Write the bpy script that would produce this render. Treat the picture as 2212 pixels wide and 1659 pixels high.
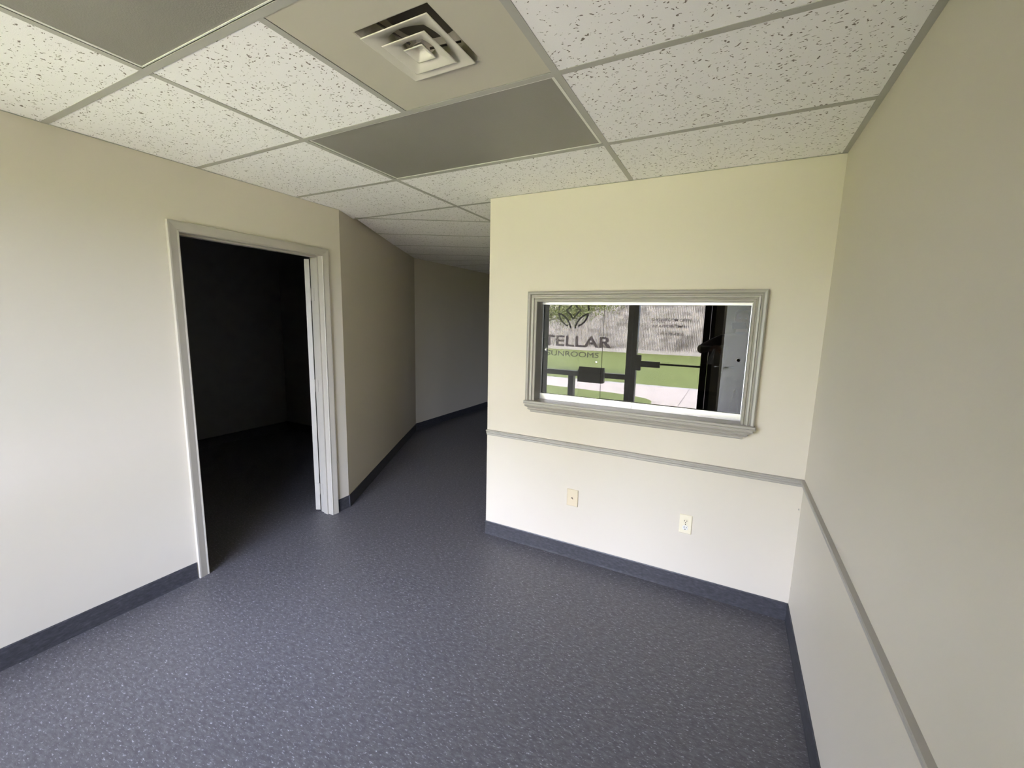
import bpy, bmesh, math, random
from mathutils import Matrix, Vector
random.seed(7)
S = bpy.context.scene
for o in list(bpy.data.objects): bpy.data.objects.remove(o)
COL = S.collection

# ------------------------------------------------------------------ camera
FPX = 908.7176
CAM = Vector((0.5722, -1.3654, 1.5433))
RX, RY, RZ = 0.1492, -0.0235, 0.4771      # pitch down, roll, yaw to the left
def basis():
    Y = Matrix.Rotation(RZ, 3, 'Z'); X = Matrix.Rotation(-RX, 3, 'X'); Z = Matrix.Rotation(RY, 3, 'Y')
    return Y @ X @ Z
B = basis()
right, fwd, up = B.col[0], B.col[1], B.col[2]
cd = bpy.data.cameras.new('camera'); cam = bpy.data.objects.new('camera', cd); COL.objects.link(cam)
cd.sensor_fit = 'HORIZONTAL'; cd.sensor_width = 36; cd.lens = FPX / 2212 * 36
cd.clip_start = 0.02; cd.clip_end = 300
m = Matrix.Identity(4)
for i in range(3):
    m[i][0], m[i][1], m[i][2], m[i][3] = right[i], up[i], -fwd[i], CAM[i]
cam.matrix_world = m
S.camera = cam

# ------------------------------------------------------------------ world, daylight, exposure
W = bpy.data.worlds.new('overcast_sky'); S.world = W; W.use_nodes = True
bg = W.node_tree.nodes['Background']
bg.inputs[0].default_value = (0.82, 0.89, 1.20, 1); bg.inputs[1].default_value = 2.8
def portal(name, loc, rot, sx, sy):
    l = bpy.data.lights.new(name, 'AREA'); l.shape = 'RECTANGLE'; l.size = sx; l.size_y = sy
    l.cycles.is_portal = True
    o = bpy.data.objects.new(name, l); COL.objects.link(o); o.location = loc; o.rotation_euler = rot
portal('storefront_portal', (-1.63, -2.585, 1.065), (math.pi/2, 0, 0), 3.98, 2.13)
portal('office_portal', (2.09, 4.2, 1.25), (0, math.pi/2, 0), 1.9, 2.2)
sl = bpy.data.lights.new('hazy_sun', 'SUN'); sl.energy = 2.6; sl.angle = math.radians(8); sl.color = (1.0, .90, .74)
so = bpy.data.objects.new('hazy_sun', sl); COL.objects.link(so)
so.rotation_euler = Vector((.707*.5, -.707*.5, -.866)).to_track_quat('-Z', 'Y').to_euler()   # high sun from behind the building
VS = S.view_settings
VS.view_transform = 'Standard'; VS.look = 'None'; VS.gamma = 1; VS.use_curve_mapping = False
VS.exposure = 3.88
S.cycles.max_bounces = 9; S.cycles.diffuse_bounces = 6; S.cycles.glossy_bounces = 4
S.cycles.transparent_max_bounces = 16
S.cycles.use_denoising = True; S.cycles.denoising_prefilter = 'ACCURATE'; S.cycles.adaptive_threshold = .006
S.cycles.caustics_reflective = False; S.cycles.caustics_refractive = False

# ------------------------------------------------------------------ materials
class NT:
    def __init__(s, name):
        s.m = bpy.data.materials.new(name); s.m.use_nodes = True; s.t = s.m.node_tree; s.t.nodes.clear()
        s.out = s.n('ShaderNodeOutputMaterial')
    def n(s, typ, **kw):
        x = s.t.nodes.new(typ)
        for k, v in kw.items():
            if k.startswith('_'): setattr(x, k[1:], v)
        return x
    def l(s, a, b): s.t.links.new(a, b)
    def coords(s, scale=(1, 1, 1), rot=(0, 0, 0)):
        tc = s.n('ShaderNodeTexCoord'); mp = s.n('ShaderNodeMapping')
        mp.inputs['Scale'].default_value = scale; mp.inputs['Rotation'].default_value = rot
        s.l(tc.outputs['Object'], mp.inputs['Vector']); return mp.outputs[0]
    def noise(s, vec, scale, detail=3, rough=.5):
        x = s.n('ShaderNodeTexNoise'); x.inputs['Scale'].default_value = scale
        x.inputs['Detail'].default_value = detail; x.inputs['Roughness'].default_value = rough
        s.l(vec, x.inputs['Vector']); return x.outputs['Fac']
    def ramp(s, fac, stops):
        r = s.n('ShaderNodeValToRGB'); e = r.color_ramp.elements
        while len(e) < len(stops): e.new(.5)
        for i, (p, c) in enumerate(stops): e[i].position = p; e[i].color = (*c, 1)
        s.l(fac, r.inputs[0]); return r.outputs[0]
    def math(s, op, a, b=None):
        x = s.n('ShaderNodeMath'); x.operation = op
        for i, v in enumerate((a, b)):
            if v is None: continue
            if isinstance(v, (int, float)): x.inputs[i].default_value = v
            else: s.l(v, x.inputs[i])
        return x.outputs[0]
    def mix(s, fac, a, b):
        x = s.n('ShaderNodeMix'); x.data_type = 'RGBA'
        for sock, v in ((x.inputs[0], fac), (x.inputs[6], a), (x.inputs[7], b)):
            if isinstance(v, (int, float)): sock.default_value = v
            elif isinstance(v, tuple): sock.default_value = (*v, 1)
            else: s.l(v, sock)
        return x.outputs[2]
    def bump(s, h, strength=.3, dist=.002):
        b = s.n('ShaderNodeBump'); b.inputs['Strength'].default_value = strength; b.inputs['Distance'].default_value = dist
        s.l(h, b.inputs['Height']); return b.outputs[0]
    def bsdf(s, color, rough=.6, metal=0, spec=.5, normal=None):
        p = s.n('ShaderNodeBsdfPrincipled')
        if isinstance(color, tuple): p.inputs['Base Color'].default_value = (*color, 1)
        else: s.l(color, p.inputs['Base Color'])
        if isinstance(rough, (int, float)): p.inputs['Roughness'].default_value = rough
        else: s.l(rough, p.inputs['Roughness'])
        p.inputs['Metallic'].default_value = metal; p.inputs['Specular IOR Level'].default_value = spec
        if normal is not None: s.l(normal, p.inputs['Normal'])
        s.l(p.outputs[0], s.out.inputs[0]); return p

def plain(name, col, rough=.6, metal=0, spec=.5, var=.06, nscale=8, bump=0):
    t = NT(name); v = t.coords()
    c = t.mix(t.noise(v, nscale), tuple(x*(1-var) for x in col), tuple(min(1, x*(1+var)) for x in col))
    nrm = t.bump(t.noise(v, 300, 2), bump, .001) if bump else None
    t.bsdf(c, rough, metal, spec, nrm); return t.m

M = {}
t = NT('wall_paint'); v = t.coords()
c = t.mix(t.noise(v, 1.3, 2), (.61, .562, .465), (.635, .585, .487))
t.bsdf(c, .55, 0, .35, t.bump(t.noise(v, 220, 3), .12, .001)); M['wall'] = t.m
M['trim'] = plain('trim_paint', (.37, .35, .305), .38, var=.05, nscale=20)
M['door_trim'] = plain('door_trim_paint', (.415, .385, .325), .4, var=.04, nscale=20)
M['tee'] = plain('grid_paint', (.43, .42, .375), .5, var=.04)
M['plate'] = plain('diffuser_paint', (.54, .505, .405), .5, var=.05, nscale=4)
M['ring'] = plain('diffuser_ring_paint', (.66, .63, .52), .45, var=.05, nscale=12)
M['dark'] = plain('duct_interior', (.10, .09, .07), .8)
M['deck'] = plain('plenum_deck', (.12, .12, .115), .9)
t = NT('light_lens'); v = t.coords()
c = t.mix(t.noise(v, 3), (.25, .235, .205), (.29, .275, .24))
vv = t.n('ShaderNodeTexVoronoi'); vv.inputs['Scale'].default_value = 240; t.l(v, vv.inputs['Vector'])
t.bsdf(c, .45, 0, .4, t.bump(vv.outputs['Distance'], .25, .001)); M['lens'] = t.m
M['frame_white'] = plain('fixture_white', (.75, .74, .68), .35)

# fissured acoustic tile
t = NT('acoustic_tile'); v = t.coords()
vd = t.n('ShaderNodeVectorMath'); vd.operation = 'MULTIPLY_ADD'
nz = t.n('ShaderNodeTexNoise'); nz.inputs['Scale'].default_value = 45; nz.inputs['Detail'].default_value = 2
t.l(v, nz.inputs['Vector']); t.l(nz.outputs['Color'], vd.inputs[0]); vd.inputs[1].default_value = (.035, .035, .0); t.l(v, vd.inputs[2])
mp = t.n('ShaderNodeMapping'); mp.inputs['Scale'].default_value = (62, 125, 1); t.l(vd.outputs[0], mp.inputs['Vector'])
vo = t.n('ShaderNodeTexVoronoi'); vo.inputs['Scale'].default_value = 1; t.l(mp.outputs[0], vo.inputs['Vector'])
size = t.math('MULTIPLY', t.noise(v, 60, 1), .62)
size = t.math('SUBTRACT', size, .115)
pit = t.math('LESS_THAN', vo.outputs['Distance'], size)
fine = t.noise(v, 400, 3)
c = t.mix(pit, t.mix(fine, (.875, .855, .845), (.95, .93, .92)), (.26, .23, .195))
hgt = t.math('SUBTRACT', t.math('MULTIPLY', fine, .35), pit)
t.bsdf(c, .9, 0, .1, t.bump(hgt, .5, .003)); M['tile'] = t.m

# speckled sheet vinyl
t = NT('sheet_vinyl'); ST = (0, 0, -.48)
v1 = t.coords((1, 2.4, 1), ST)
a = t.noise(v1, 34, 4, .6); b = t.noise(v1, 62, 4, .62); d = t.noise(v1, 80, 3, .6); st = t.noise(t.coords((1, 7, 1), ST), 60, 3, .6)
base = t.ramp(a, [(.36, (.075, .071, .077)), (.52, (.103, .098, .105)), (.66, (.14, .134, .142))])
light = t.ramp(b, [(.585, (0, 0, 0)), (.70, (1, 1, 1))])
base = t.mix(t.ramp(st, [(.38, (0, 0, 0)), (.62, (1, 1, 1))]), t.mix(.35, base, (.05, .05, .06)), base)
c = t.mix(t.math('MULTIPLY', light, .8), base, (.45, .45, .49))
darkf = t.ramp(d, [(.60, (0, 0, 0)), (.68, (1, 1, 1))])
c = t.mix(t.math('MULTIPLY', darkf, .65), c, (.075, .076, .095))
t.bsdf(c, .42, 0, .45, t.bump(b, .08, .0008)); M['floor'] = t.m
t = NT('cove_base_vinyl'); v = t.coords((1, 1, 2.5))
a = t.noise(v, 40, 4, .6)
c = t.ramp(a, [(.35, (.036, .036, .042)), (.6, (.058, .058, .065)), (.78, (.10, .10, .11))])
t.bsdf(c, .4, 0, .4); M['base'] = t.m

M['alum'] = plain('track_aluminium', (.9, .9, .88), .38, .75, .5, var=.02)
M['chrome'] = plain('chrome', (.8, .8, .8), .12, 1, var=.02)
M['almond'] = plain('almond_plastic', (.66, .57, .40), .35, var=.03)
M['ivory'] = plain('ivory_plastic', (.76, .70, .52), .35, var=.03)
M['slot'] = plain('slot_dark', (.05, .035, .025), .7)
M['bronze'] = plain('bronze_aluminium', (.045, .043, .04), .4, .3, var=.1)
M['black'] = plain('black_paint', (.02, .02, .02), .5)
M['white'] = plain('white_paint', (.78, .77, .73), .4, var=.03)
M['greydoor'] = plain('grey_door_paint', (.82, .75, .66), .4, var=.03)

def glass_mat(name, fac, tint=(1, 1, 1), ior=1.5):
    t = NT(name); tr = t.n('ShaderNodeBsdfTransparent'); tr.inputs[0].default_value = (*tint, 1)
    gl = t.n('ShaderNodeBsdfGlossy'); gl.inputs['Roughness'].default_value = 0; gl.inputs[0].default_value = (1, 1, 1, 1)
    fr = t.n('ShaderNodeFresnel'); fr.inputs[0].default_value = ior
    f = t.math('MULTIPLY', fr.outputs[0], fac)
    mx = t.n('ShaderNodeMixShader'); t.l(f, mx.inputs[0]); t.l(tr.outputs[0], mx.inputs[1]); t.l(gl.outputs[0], mx.inputs[2])
    t.l(mx.outputs[0], t.out.inputs[0]); return t.m
M['glass'] = glass_mat('reception_glass', 1.25, (.066, .066, .062), 1.5)
M['glass_rear'] = glass_mat('reception_glass_rear', 0.0, (1, 1, 1), 1.5)
M['store_glass'] = glass_mat('storefront_glass', 1.0, (.96, .97, .96), 1.45)

def vinyl(name, col, trans):
    t = NT(name); p = t.bsdf(col, .5); tl = t.n('ShaderNodeBsdfTranslucent'); tl.inputs[0].default_value = (*col, 1)
    mx = t.n('ShaderNodeMixShader'); mx.inputs[0].default_value = trans
    t.l(p.outputs[0], mx.inputs[1]); t.l(tl.outputs[0], mx.inputs[2]); t.l(mx.outputs[0], t.out.inputs[0]); return t.m
M['vinyl_dark'] = vinyl('dark_vinyl', (.05, .05, .045), .2)
M['vinyl_mid'] = vinyl('grey_vinyl', (.16, .12, .11), .5)
M['vinyl_red'] = vinyl('mauve_vinyl', (.07, .045, .045), .4)

t = NT('lawn_grass'); v = t.coords((1, .55, 1))
a = t.noise(v, 1.6, 4); b = t.noise(t.coords(), 38, 4, .7)
c = t.mix(a, (.125, .165, .035), (.20, .225, .07)); c = t.mix(t.ramp(b, [(.35, (0, 0, 0)), (.7, (1, 1, 1))]), c, (.24, .265, .095))
t.bsdf(c, .9, 0, .1, t.bump(b, .8, .02)); M['grass'] = t.m
t = NT('pale_concrete'); v = t.coords()
c = t.mix(t.noise(v, 5, 5, .6), (.50, .42, .345), (.58, .50, .42)); t.bsdf(c, .85, 0, .2, t.bump(t.noise(v, 120, 3), .2, .003)); M['concrete'] = t.m
t = NT('gravel_edge'); v = t.coords()
c = t.ramp(t.noise(v, 60, 2), [(.38, (.22, .2, .17)), (.6, (.66, .62, .57))]); t.bsdf(c, .9); M['gravel'] = t.m
t = NT('ribbed_block'); tc = t.n('ShaderNodeTexCoord'); sp = t.n('ShaderNodeSeparateXYZ'); t.l(tc.outputs['Object'], sp.inputs[0])
cb = t.n('ShaderNodeCombineXYZ'); t.l(sp.outputs[0], cb.inputs[0]); t.l(sp.outputs[2], cb.inputs[1])
br = t.n('ShaderNodeTexBrick'); t.l(cb.outputs[0], br.inputs['Vector']); br.inputs['Scale'].default_value = 1
br.inputs['Brick Width'].default_value = .4; br.inputs['Row Height'].default_value = .2; br.inputs['Mortar Size'].default_value = .012
br.inputs['Color1'].default_value = (.36, .30, .25, 1); br.inputs['Color2'].default_value = (.70, .60, .51, 1); br.inputs['Mortar'].default_value = (.5, .47, .43, 1)
sm = t.ramp(t.noise(t.coords((.5, 1, .8)), .9, 3), [(.55, (1, 1, 1)), (.64, (.45, .42, .40))])
mm = t.n('ShaderNodeMix'); mm.data_type = 'RGBA'; mm.blend_type = 'MULTIPLY'; mm.inputs[0].default_value = 1
t.l(br.outputs[0], mm.inputs[6]); t.l(sm, mm.inputs[7])
t.bsdf(mm.outputs[2], .9, 0, .1); M['block'] = t.m
M['found'] = plain('foundation_concrete', (.60, .52, .44), .9, var=.08)
M['bark'] = plain('bark', (.10, .075, .05), .9, var=.2, nscale=30)
t = NT('leaf_green'); oi = t.n('ShaderNodeTexCoord'); 
c = t.mix(t.noise(oi.outputs['Object'], 3, 2), (.22, .25, .075), (.36, .38, .15)); t.bsdf(c, .7, 0, .2); M['leaf'] = t.m

# ------------------------------------------------------------------ mesh helpers
def mk(name, verts, faces, mat, parent=None, smooth=False, fix=True):
    me = bpy.data.meshes.new(name); me.from_pydata([tuple(x) for x in verts], [], faces)
    if fix:
        bm = bmesh.new(); bm.from_mesh(me); bmesh.ops.recalc_face_normals(bm, faces=bm.faces); bm.to_mesh(me); bm.free()
    if isinstance(mat, str): mat = M[mat]
    me.materials.append(mat)
    if smooth:
        for p in me.polygons: p.use_smooth = True
    o = bpy.data.objects.new(name, me); COL.objects.link(o)
    if parent is not None: o.parent = parent
    return o
class G:
    def __init__(s): s.v = []; s.f = []
    def add(s, v, f):
        k = len(s.v); s.v += [tuple(x) for x in v]; s.f += [tuple(i+k for i in q) for q in f]; return s
    def box(s, x0, x1, y0, y1, z0, z1):
        return s.prism([(x0, y0), (x1, y0), (x1, y1), (x0, y1)], z0, z1)
    def prism(s, poly, z0, z1):
        n = len(poly); v = [(x, y, z0) for x, y in poly] + [(x, y, z1) for x, y in poly]
        f = [tuple(range(n-1, -1, -1)), tuple(range(n, 2*n))] + [(i, (i+1) % n, n+(i+1) % n, n+i) for i in range(n)]
        return s.add(v, f)
    def bbox(s, x0, x1, y0, y1, z0, z1, b=.003):
        # box with chamfered edges
        bm = bmesh.new(); bmesh.ops.create_cube(bm, size=1)
        for q in bm.verts: q.co = Vector(((x0+x1)/2+q.co.x*(x1-x0), (y0+y1)/2+q.co.y*(y1-y0), (z0+z1)/2+q.co.z*(z1-z0)))
        bmesh.ops.bevel(bm, geom=list(bm.edges), offset=b, segments=2, affect='EDGES', profile=.5)
        bm.verts.index_update(); s.add([q.co for q in bm.verts], [[q.index for q in f.verts] for f in bm.faces]); bm.free(); return s
    def tube(s, pts, rad, n=8, cap=True):
        pts = [Vector(p) for p in pts]; rads = rad if isinstance(rad, (list, tuple)) else [rad]*len(pts); rings = []
        for i, p in enumerate(pts):
            d = (pts[min(i+1, len(pts)-1)]-pts[max(i-1, 0)]).normalized()
            a = d.cross(Vector((0, 0, 1)) if abs(d.z) < .9 else Vector((1, 0, 0))).normalized(); b = d.cross(a)
            rings.append([p+(a*math.cos(2*math.pi*k/n)+b*math.sin(2*math.pi*k/n))*rads[i] for k in range(n)])
        v = [q for r in rings for q in r]; f = []
        for i in range(len(pts)-1):
            for k in range(n): f.append((i*n+k, i*n+(k+1) % n, (i+1)*n+(k+1) % n, (i+1)*n+k))
        if cap: f += [tuple(range(n-1, -1, -1)), tuple((len(pts)-1)*n+k for k in range(n))]
        return s.add(v, f)
    def loft(s, rings, close=True, cap=True):
        n = len(rings[0]); v = [q for r in rings for q in r]; f = []
        for i in range(len(rings)-1):
            for k in range(n if close else n-1): f.append((i*n+k, i*n+(k+1) % n, (i+1)*n+(k+1) % n, (i+1)*n+k))
        if cap: f += [tuple(range(n-1, -1, -1)), tuple((len(rings)-1)*n+k for k in range(n))]
        return s.add(v, f)
    def out(s, name, mat, parent=None, smooth=False): return mk(name, s.v, s.f, mat, parent, smooth)
def tag(o, label, cat, group=None, kind=None):
    o['label'] = label; o['category'] = cat
    if group: o['group'] = group
    if kind: o['kind'] = kind
    return o
def struct(o, label, cat): return tag(o, label, cat, kind='structure')
def empty(name, loc=(0, 0, 0)):
    o = bpy.data.objects.new(name, None); COL.objects.link(o); o.location = loc; o.empty_display_size = .1; return o
def put(o, parent):            # parent while keeping the world placement
    o.parent = parent; o.matrix_parent_inverse = Matrix.Translation(-Vector(parent.location)); return o

# ------------------------------------------------------------------ room numbers (metres)
H = 2.3264
XL, XR, YW, XE, YLE = -2.097, .9606, 1.1246, -.903, .9348
YS = -2.42
TH = .12
DV = Vector((-.462, .887))            # direction of the angled passage
HC = (-3.22, 3.09)                    # bend of the passage
ZB = .0993
ZT = 3.0                              # walls run up past the ceiling grid

# ------------------------------------------------------------------ setting: floor, walls
g = G(); g.box(-5.2, 3.2, YS-.12, 9.2, -.12, 0)
struct(g.out('floor', 'floor'), 'speckled blue-grey sheet vinyl floor', 'floor')

D0, D1, DH = -.122, .765, 1.972       # clear opening of the doorway on the left
g = G()
g.box(XL-TH, XL, -1.5, D0-.02, 0, ZT); g.box(XL-TH, XL, D0-.02, D1+.02, DH+.02, ZT)
g.prism([(XL, D1+.02), (XL, YLE), (XL-TH, .907), (XL-TH, D1+.02)], 0, ZT)
struct(g.out('wall_left', 'wall'), 'off-white painted wall with the dark open doorway', 'wall')
g = G(); g.prism([(XL, YLE), HC, (HC[0]-.107, HC[1]), (HC[0]-.107, HC[1]-.055), (XL-TH, .907)], 0, ZT)
struct(g.out('wall_passage', 'wall'), 'angled shaded wall leading into the passage', 'wall')
g = G(); g.box(HC[0]-.11, HC[0], HC[1], 8.8, 0, ZT)
struct(g.out('wall_passage_far', 'wall'), 'far shaded wall past the bend of the passage', 'wall')
# right-hand side of the passage
HR1 = (XE+DV.x*2.15, YW+DV.y*2.15)
nrm = Vector((DV.y, -DV.x))
g = G(); g.prism([(XE, YW+TH), (XE+.03, YW+TH), (HR1[0]+nrm.x*TH, HR1[1]+nrm.y*TH), HR1, (XE-.0625, YW+TH)], 0, ZT)
struct(g.out('wall_passage_inner', 'wall'), 'inner wall of the passage hidden behind the window wall', 'wall')
g = G(); g.box(HR1[0], HR1[0]+.1, HR1[1]+.06, 8.8, 0, ZT)
struct(g.out('wall_passage_inner_far', 'wall'), 'inner wall of the passage beyond its bend', 'wall')
g = G(); g.box(-5.2, 3.2, 8.8, 8.92, 0, ZT)
struct(g.out('wall_rear', 'wall'), 'rear wall at the end of the passage', 'wall')
# window wall with the hole for the reception window
WX0, WX1, WZ0, WZ1 = -.5425, .652, 1.030, 1.6665
g = G()
g.prism([(XE, YW), (WX0-.018, YW), (WX0-.018, YW+TH), (XE-.0625, YW+TH)], 0, ZT); g.box(WX1+.018, XR, YW, YW+TH, 0, ZT)
g.box(WX0-.018, WX1+.018, YW, YW+TH, 0, WZ0-.02); g.box(WX0-.018, WX1+.018, YW, YW+TH, WZ1+.018, ZT)
struct(g.out('wall_back', 'wall'), 'cream painted wall holding the reception window', 'wall')
g = G(); g.box(XR, XR+TH, YS, YW+TH, 0, ZT)
struct(g.out('wall_right', 'wall'), 'bare off-white side wall with a chair rail', 'wall')
# front wall behind the camera, storefront opening
SX0, SX1, SZ1 = -3.62, .36, 2.13  # glazing carried further left, unseen, to throw more light on the right wall
g = G(); g.box(SX1, XR+TH, YS-.16, YS, 0, ZT); g.box(-3.87, SX0, YS-.16, YS, 0, ZT); g.box(SX0, SX1, YS-.16, YS, SZ1, ZT)
struct(g.out('wall_front', 'wall'), 'entrance wall around the glazed storefront', 'wall')
g = G(); g.box(-3.87, -3.75, YS, -1.38, 0, ZT); g.box(-3.75, XL-TH, -1.5, -1.38, 0, ZT)
struct(g.out('wall_entrance_side', 'wall'), 'short return wall beside the entrance', 'wall')
# side room
M['shaded_wall'] = plain('shaded_wall_paint', (.30, .295, .27), .6, var=.03)  # wall colour darkened to put the side room's shade into the paint
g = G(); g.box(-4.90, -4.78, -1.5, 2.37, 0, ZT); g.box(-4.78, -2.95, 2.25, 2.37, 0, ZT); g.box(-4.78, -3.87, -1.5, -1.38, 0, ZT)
struct(g.out('wall_side_room', 'shaded_wall'), 'walls of the dark room seen through the doorway', 'wall')
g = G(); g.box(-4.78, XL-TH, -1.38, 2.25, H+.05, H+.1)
struct(g.out('ceiling_side_room', 'shaded_wall'), 'ceiling of the dark side room', 'ceiling')
# office behind the reception window
OX1 = 1.95; OY = 5.8
g = G(); g.box(OX1, OX1+TH, YW+TH, 3.1, 0, ZT); g.box(OX1, OX1+TH, 5.3, 8.8, 0, ZT); g.box(OX1, OX1+TH, 3.1, 5.3, 0, .3); g.box(OX1, OX1+TH, 3.1, 5.3, 2.2, ZT)
g.box(XR+TH, OX1+TH, YW, YW+TH, 0, ZT)
struct(g.out('wall_office_side', 'wall'), 'side wall of the office behind the glass', 'wall')
g = G(); g.box(HR1[0]+.1, 0.15, OY, OY+TH, 0, ZT); g.box(1.15, OX1, OY, OY+TH, 0, ZT); g.box(.15, 1.15, OY, OY+TH, 2.05, ZT)
struct(g.out('wall_office_rear', 'wall'), 'rear wall of the office behind the glass', 'wall')
g = G(); g.box(-1.8, OX1, 8.794, 8.8, 0, .1) ; g.box(-1.8, .15, OY-.006, OY, 0, ZB)
struct(g.out('baseboard_office', 'base'), 'dark baseboard in the office seen through the glass', 'baseboard')
g = G(); g.prism([(XE-.05, YW+TH+.005), (OX1, YW+TH+.005), (OX1, 8.8), (HR1[0]+.12, 8.8), (HR1[0]+.12, HR1[1]+.1)], H+.05, H+.1)
struct(g.out('ceiling_office', 'white'), 'ceiling of the office behind the glass', 'ceiling')

# ------------------------------------------------------------------ baseboards (cove profile)
def strip(g, a, b, prof, n):
    """extrude a (offset, height) profile from point a to b; n = horizontal normal into the room"""
    r = []
    for p in (a, b): r.append([(p[0]+n[0]*d, p[1]+n[1]*d, z) for d, z in prof])
    return g.loft(r)
COVE = [(0, 0), (.0075, 0), (.007, .004), (.006, .012), (.005, ZB-.004), (.003, ZB), (0, ZB)]
def base(name, segs, label):
    g = G()
    for a, b, n in segs: strip(g, a, b, COVE, n)
    return struct(g.out(name, 'base'), label, 'baseboard')
base('baseboard_left', [((XL, -1.5), (XL, D0-.058), (1, 0)), ((XL, D1+.064), (XL, YLE+.004), (1, 0))], 'dark vinyl cove base along the doorway wall')
pn = (DV.y, -DV.x); pn = (.887, .462)
base('baseboard_passage', [((XL+.004, YLE), HC, pn), (HC, (HC[0], 8.8), (1, 0))], 'dark vinyl cove base along the passage')
base('baseboard_passage_inner', [((XE, YW), HR1, (-.887, -.462))], 'dark vinyl cove base on the inner side of the passage')
base('baseboard_back', [((XE, YW), (XR, YW), (0, -1))], 'dark vinyl cove base under the reception window')
base('baseboard_right', [((XR, YS), (XR, YW), (-1, 0))], 'dark vinyl cove base along the bare side wall')
base('baseboard_side_room', [((-4.78, -1.38), (-4.78, 2.25), (1, 0)), ((-4.78, 2.25), (-2.95, 2.25), (0, -1))], 'dark cove base inside the side room')

# ------------------------------------------------------------------ chair rail
RAIL = [(0, .745), (.006, .745), (.009, .749), (.008, .756), (.014, .760), (.016, .766), (.014, .771), (.019, .775), (.019, .780), (.016, .783), (0, .783)]
g = strip(G(), (XE, YW), (XR-.0005, YW), RAIL, (0, -1))
struct(g.out('trim_1', 'trim'), 'grey moulded chair rail under the reception window', 'chair rail')
g = strip(G(), (XR, YS), (XR, YW-.019), RAIL, (-1, 0))
struct(g.out('trim_2', 'trim'), 'grey moulded chair rail along the bare side wall', 'chair rail')

# ------------------------------------------------------------------ ceiling: grid, tiles
g = G(); g.box(-5.2, 3.2, YS-.16, 8.92, ZT, ZT+.1)
ceiling = struct(g.out('ceiling', 'deck'), 'suspended ceiling of speckled white tiles in a grey grid', 'ceiling')
FW = .0125
def tile(poly, name='ceiling_tile', mat='tile', lift=.0012):
    g = G(); g.prism(poly, H+lift, H+lift+.016); return put(g.out(name, mat), ceiling)
X1, X2, XS = 0.0, -1.2192, -.623
YB = [-2.40, -1.77, -1.175, -.581, 0.0, .594, 1.196]
def rect(x0, x1, y0, y1): return [(x0, y0), (x1, y0), (x1, y1), (x0, y1)]
P0 = Vector((-2.18, 1.174)); RD = Vector((.876, .482)); PD = Vector((-.482, .876))
for i in range(5):
    y0, y1 = YB[i], YB[i+1]
    tile(rect(XL-(1.65 if i < 2 and YB[i] < -1.5 else 0), X2, y0, y1)); tile(rect(X1, XR, y0, y1))
    if i in (0, 1): tile(rect(X2, X1, y0, y1))
tile(rect(X2, XS, YB[3], YB[4]))
tile([(XL, .594), (X2, .594), (X2, 1.196), (-2.233, 1.196), (XL, YLE)])
tile([(X2, .594), (X1, .594), (X1, YW), (XE, YW), (-.94, 1.196), (X2, 1.196)])
tile(rect(X1, XR, .594, YW))
tile([(-2.2, 1.186), (X2, 1.196), (X2, 1.703)]); tile([(X2, 1.196), (-.94, 1.196), (-1.207, 1.709), (X2, 1.703)])
def pt(k, s): q = P0 + PD*(.6096*k) + RD*s; return (q.x, q.y)
for k in range(3): tile([pt(k, -.01), pt(k, 1.12), pt(k+1, 1.12), pt(k+1, -.01)])
tile([pt(3, -.02), pt(3, 1.12), (-1.93, 3.0), (-1.93, 3.66), (-3.22, 3.34), (-3.22, 3.09)])
tile([(-3.22, 3.34), (-1.93, 3.66), (-1.93, 3.99), (-3.22, 3.93)])
y = 3.96
while y < 8.7: tile([(-3.22, y-.03 if y < 4 else y), (-1.9, y), (-1.9, min(y+.6, 8.8)), (-3.22, min(y+.6, 8.8))]); y += .6
# grid runners: inverted T bars
def tee(a, b, name='cross_tee', w=FW):
    a = Vector(a); b = Vector(b); d = (b-a).normalized(); n = Vector((-d.y, d.x)); g = G()
    for ww, z0, z1 in ((w, H-.0006, H+.0006), (.0015, H+.0006, H+.035)):
        g.prism([tuple(a+n*ww), tuple(a-n*ww), tuple(b-n*ww), tuple(b+n*ww)], z0, z1)
    return put(g.out(name, 'tee'), ceiling)
tee((X1, YS), (X1, YW), 'main_tee'); tee((X2, YS), (X2, 1.70), 'main_tee')
tee((XS, YB[3]+FW), (XS, YB[4]-FW), w=.012)
for i in range(1, 6):
    y = YB[i]
    tee((XL-(1.65 if y < -1.5 else 0), y), (X2-FW, y)); tee((X2+FW, y), (X1-FW, y)); tee((X1+FW, y), (XR, y))
tee((-2.22, 1.196), (X2-FW, 1.196)); tee((X2+FW, 1.196), (-.945, 1.196))
for k in range(4): tee(pt(k, -.005), pt(k, 1.13), w=.009)
tee((-3.21, 3.338), (-2.0, 3.66), w=.006)
y = 3.93
while y < 8.6: tee((-3.22, y), (-1.93, y), w=.008); y += .6
# wall angle
def angle(a, b, n, w=.02):
    a = Vector(a); b = Vector(b); n = Vector(n); g = G()
    g.prism([tuple(a), tuple(b), tuple(b+n*w), tuple(a+n*w)], H-.0014, H-.0002)
    return put(g.out('wall_angle', 'tee'), ceiling)
angle((XR, YS), (XR, YW), (-1, 0), .022); angle((XE, YW), (XR, YW), (0, -1), .008); angle((XL, -1.5), (XL, YLE), (1, 0), .006)

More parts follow.
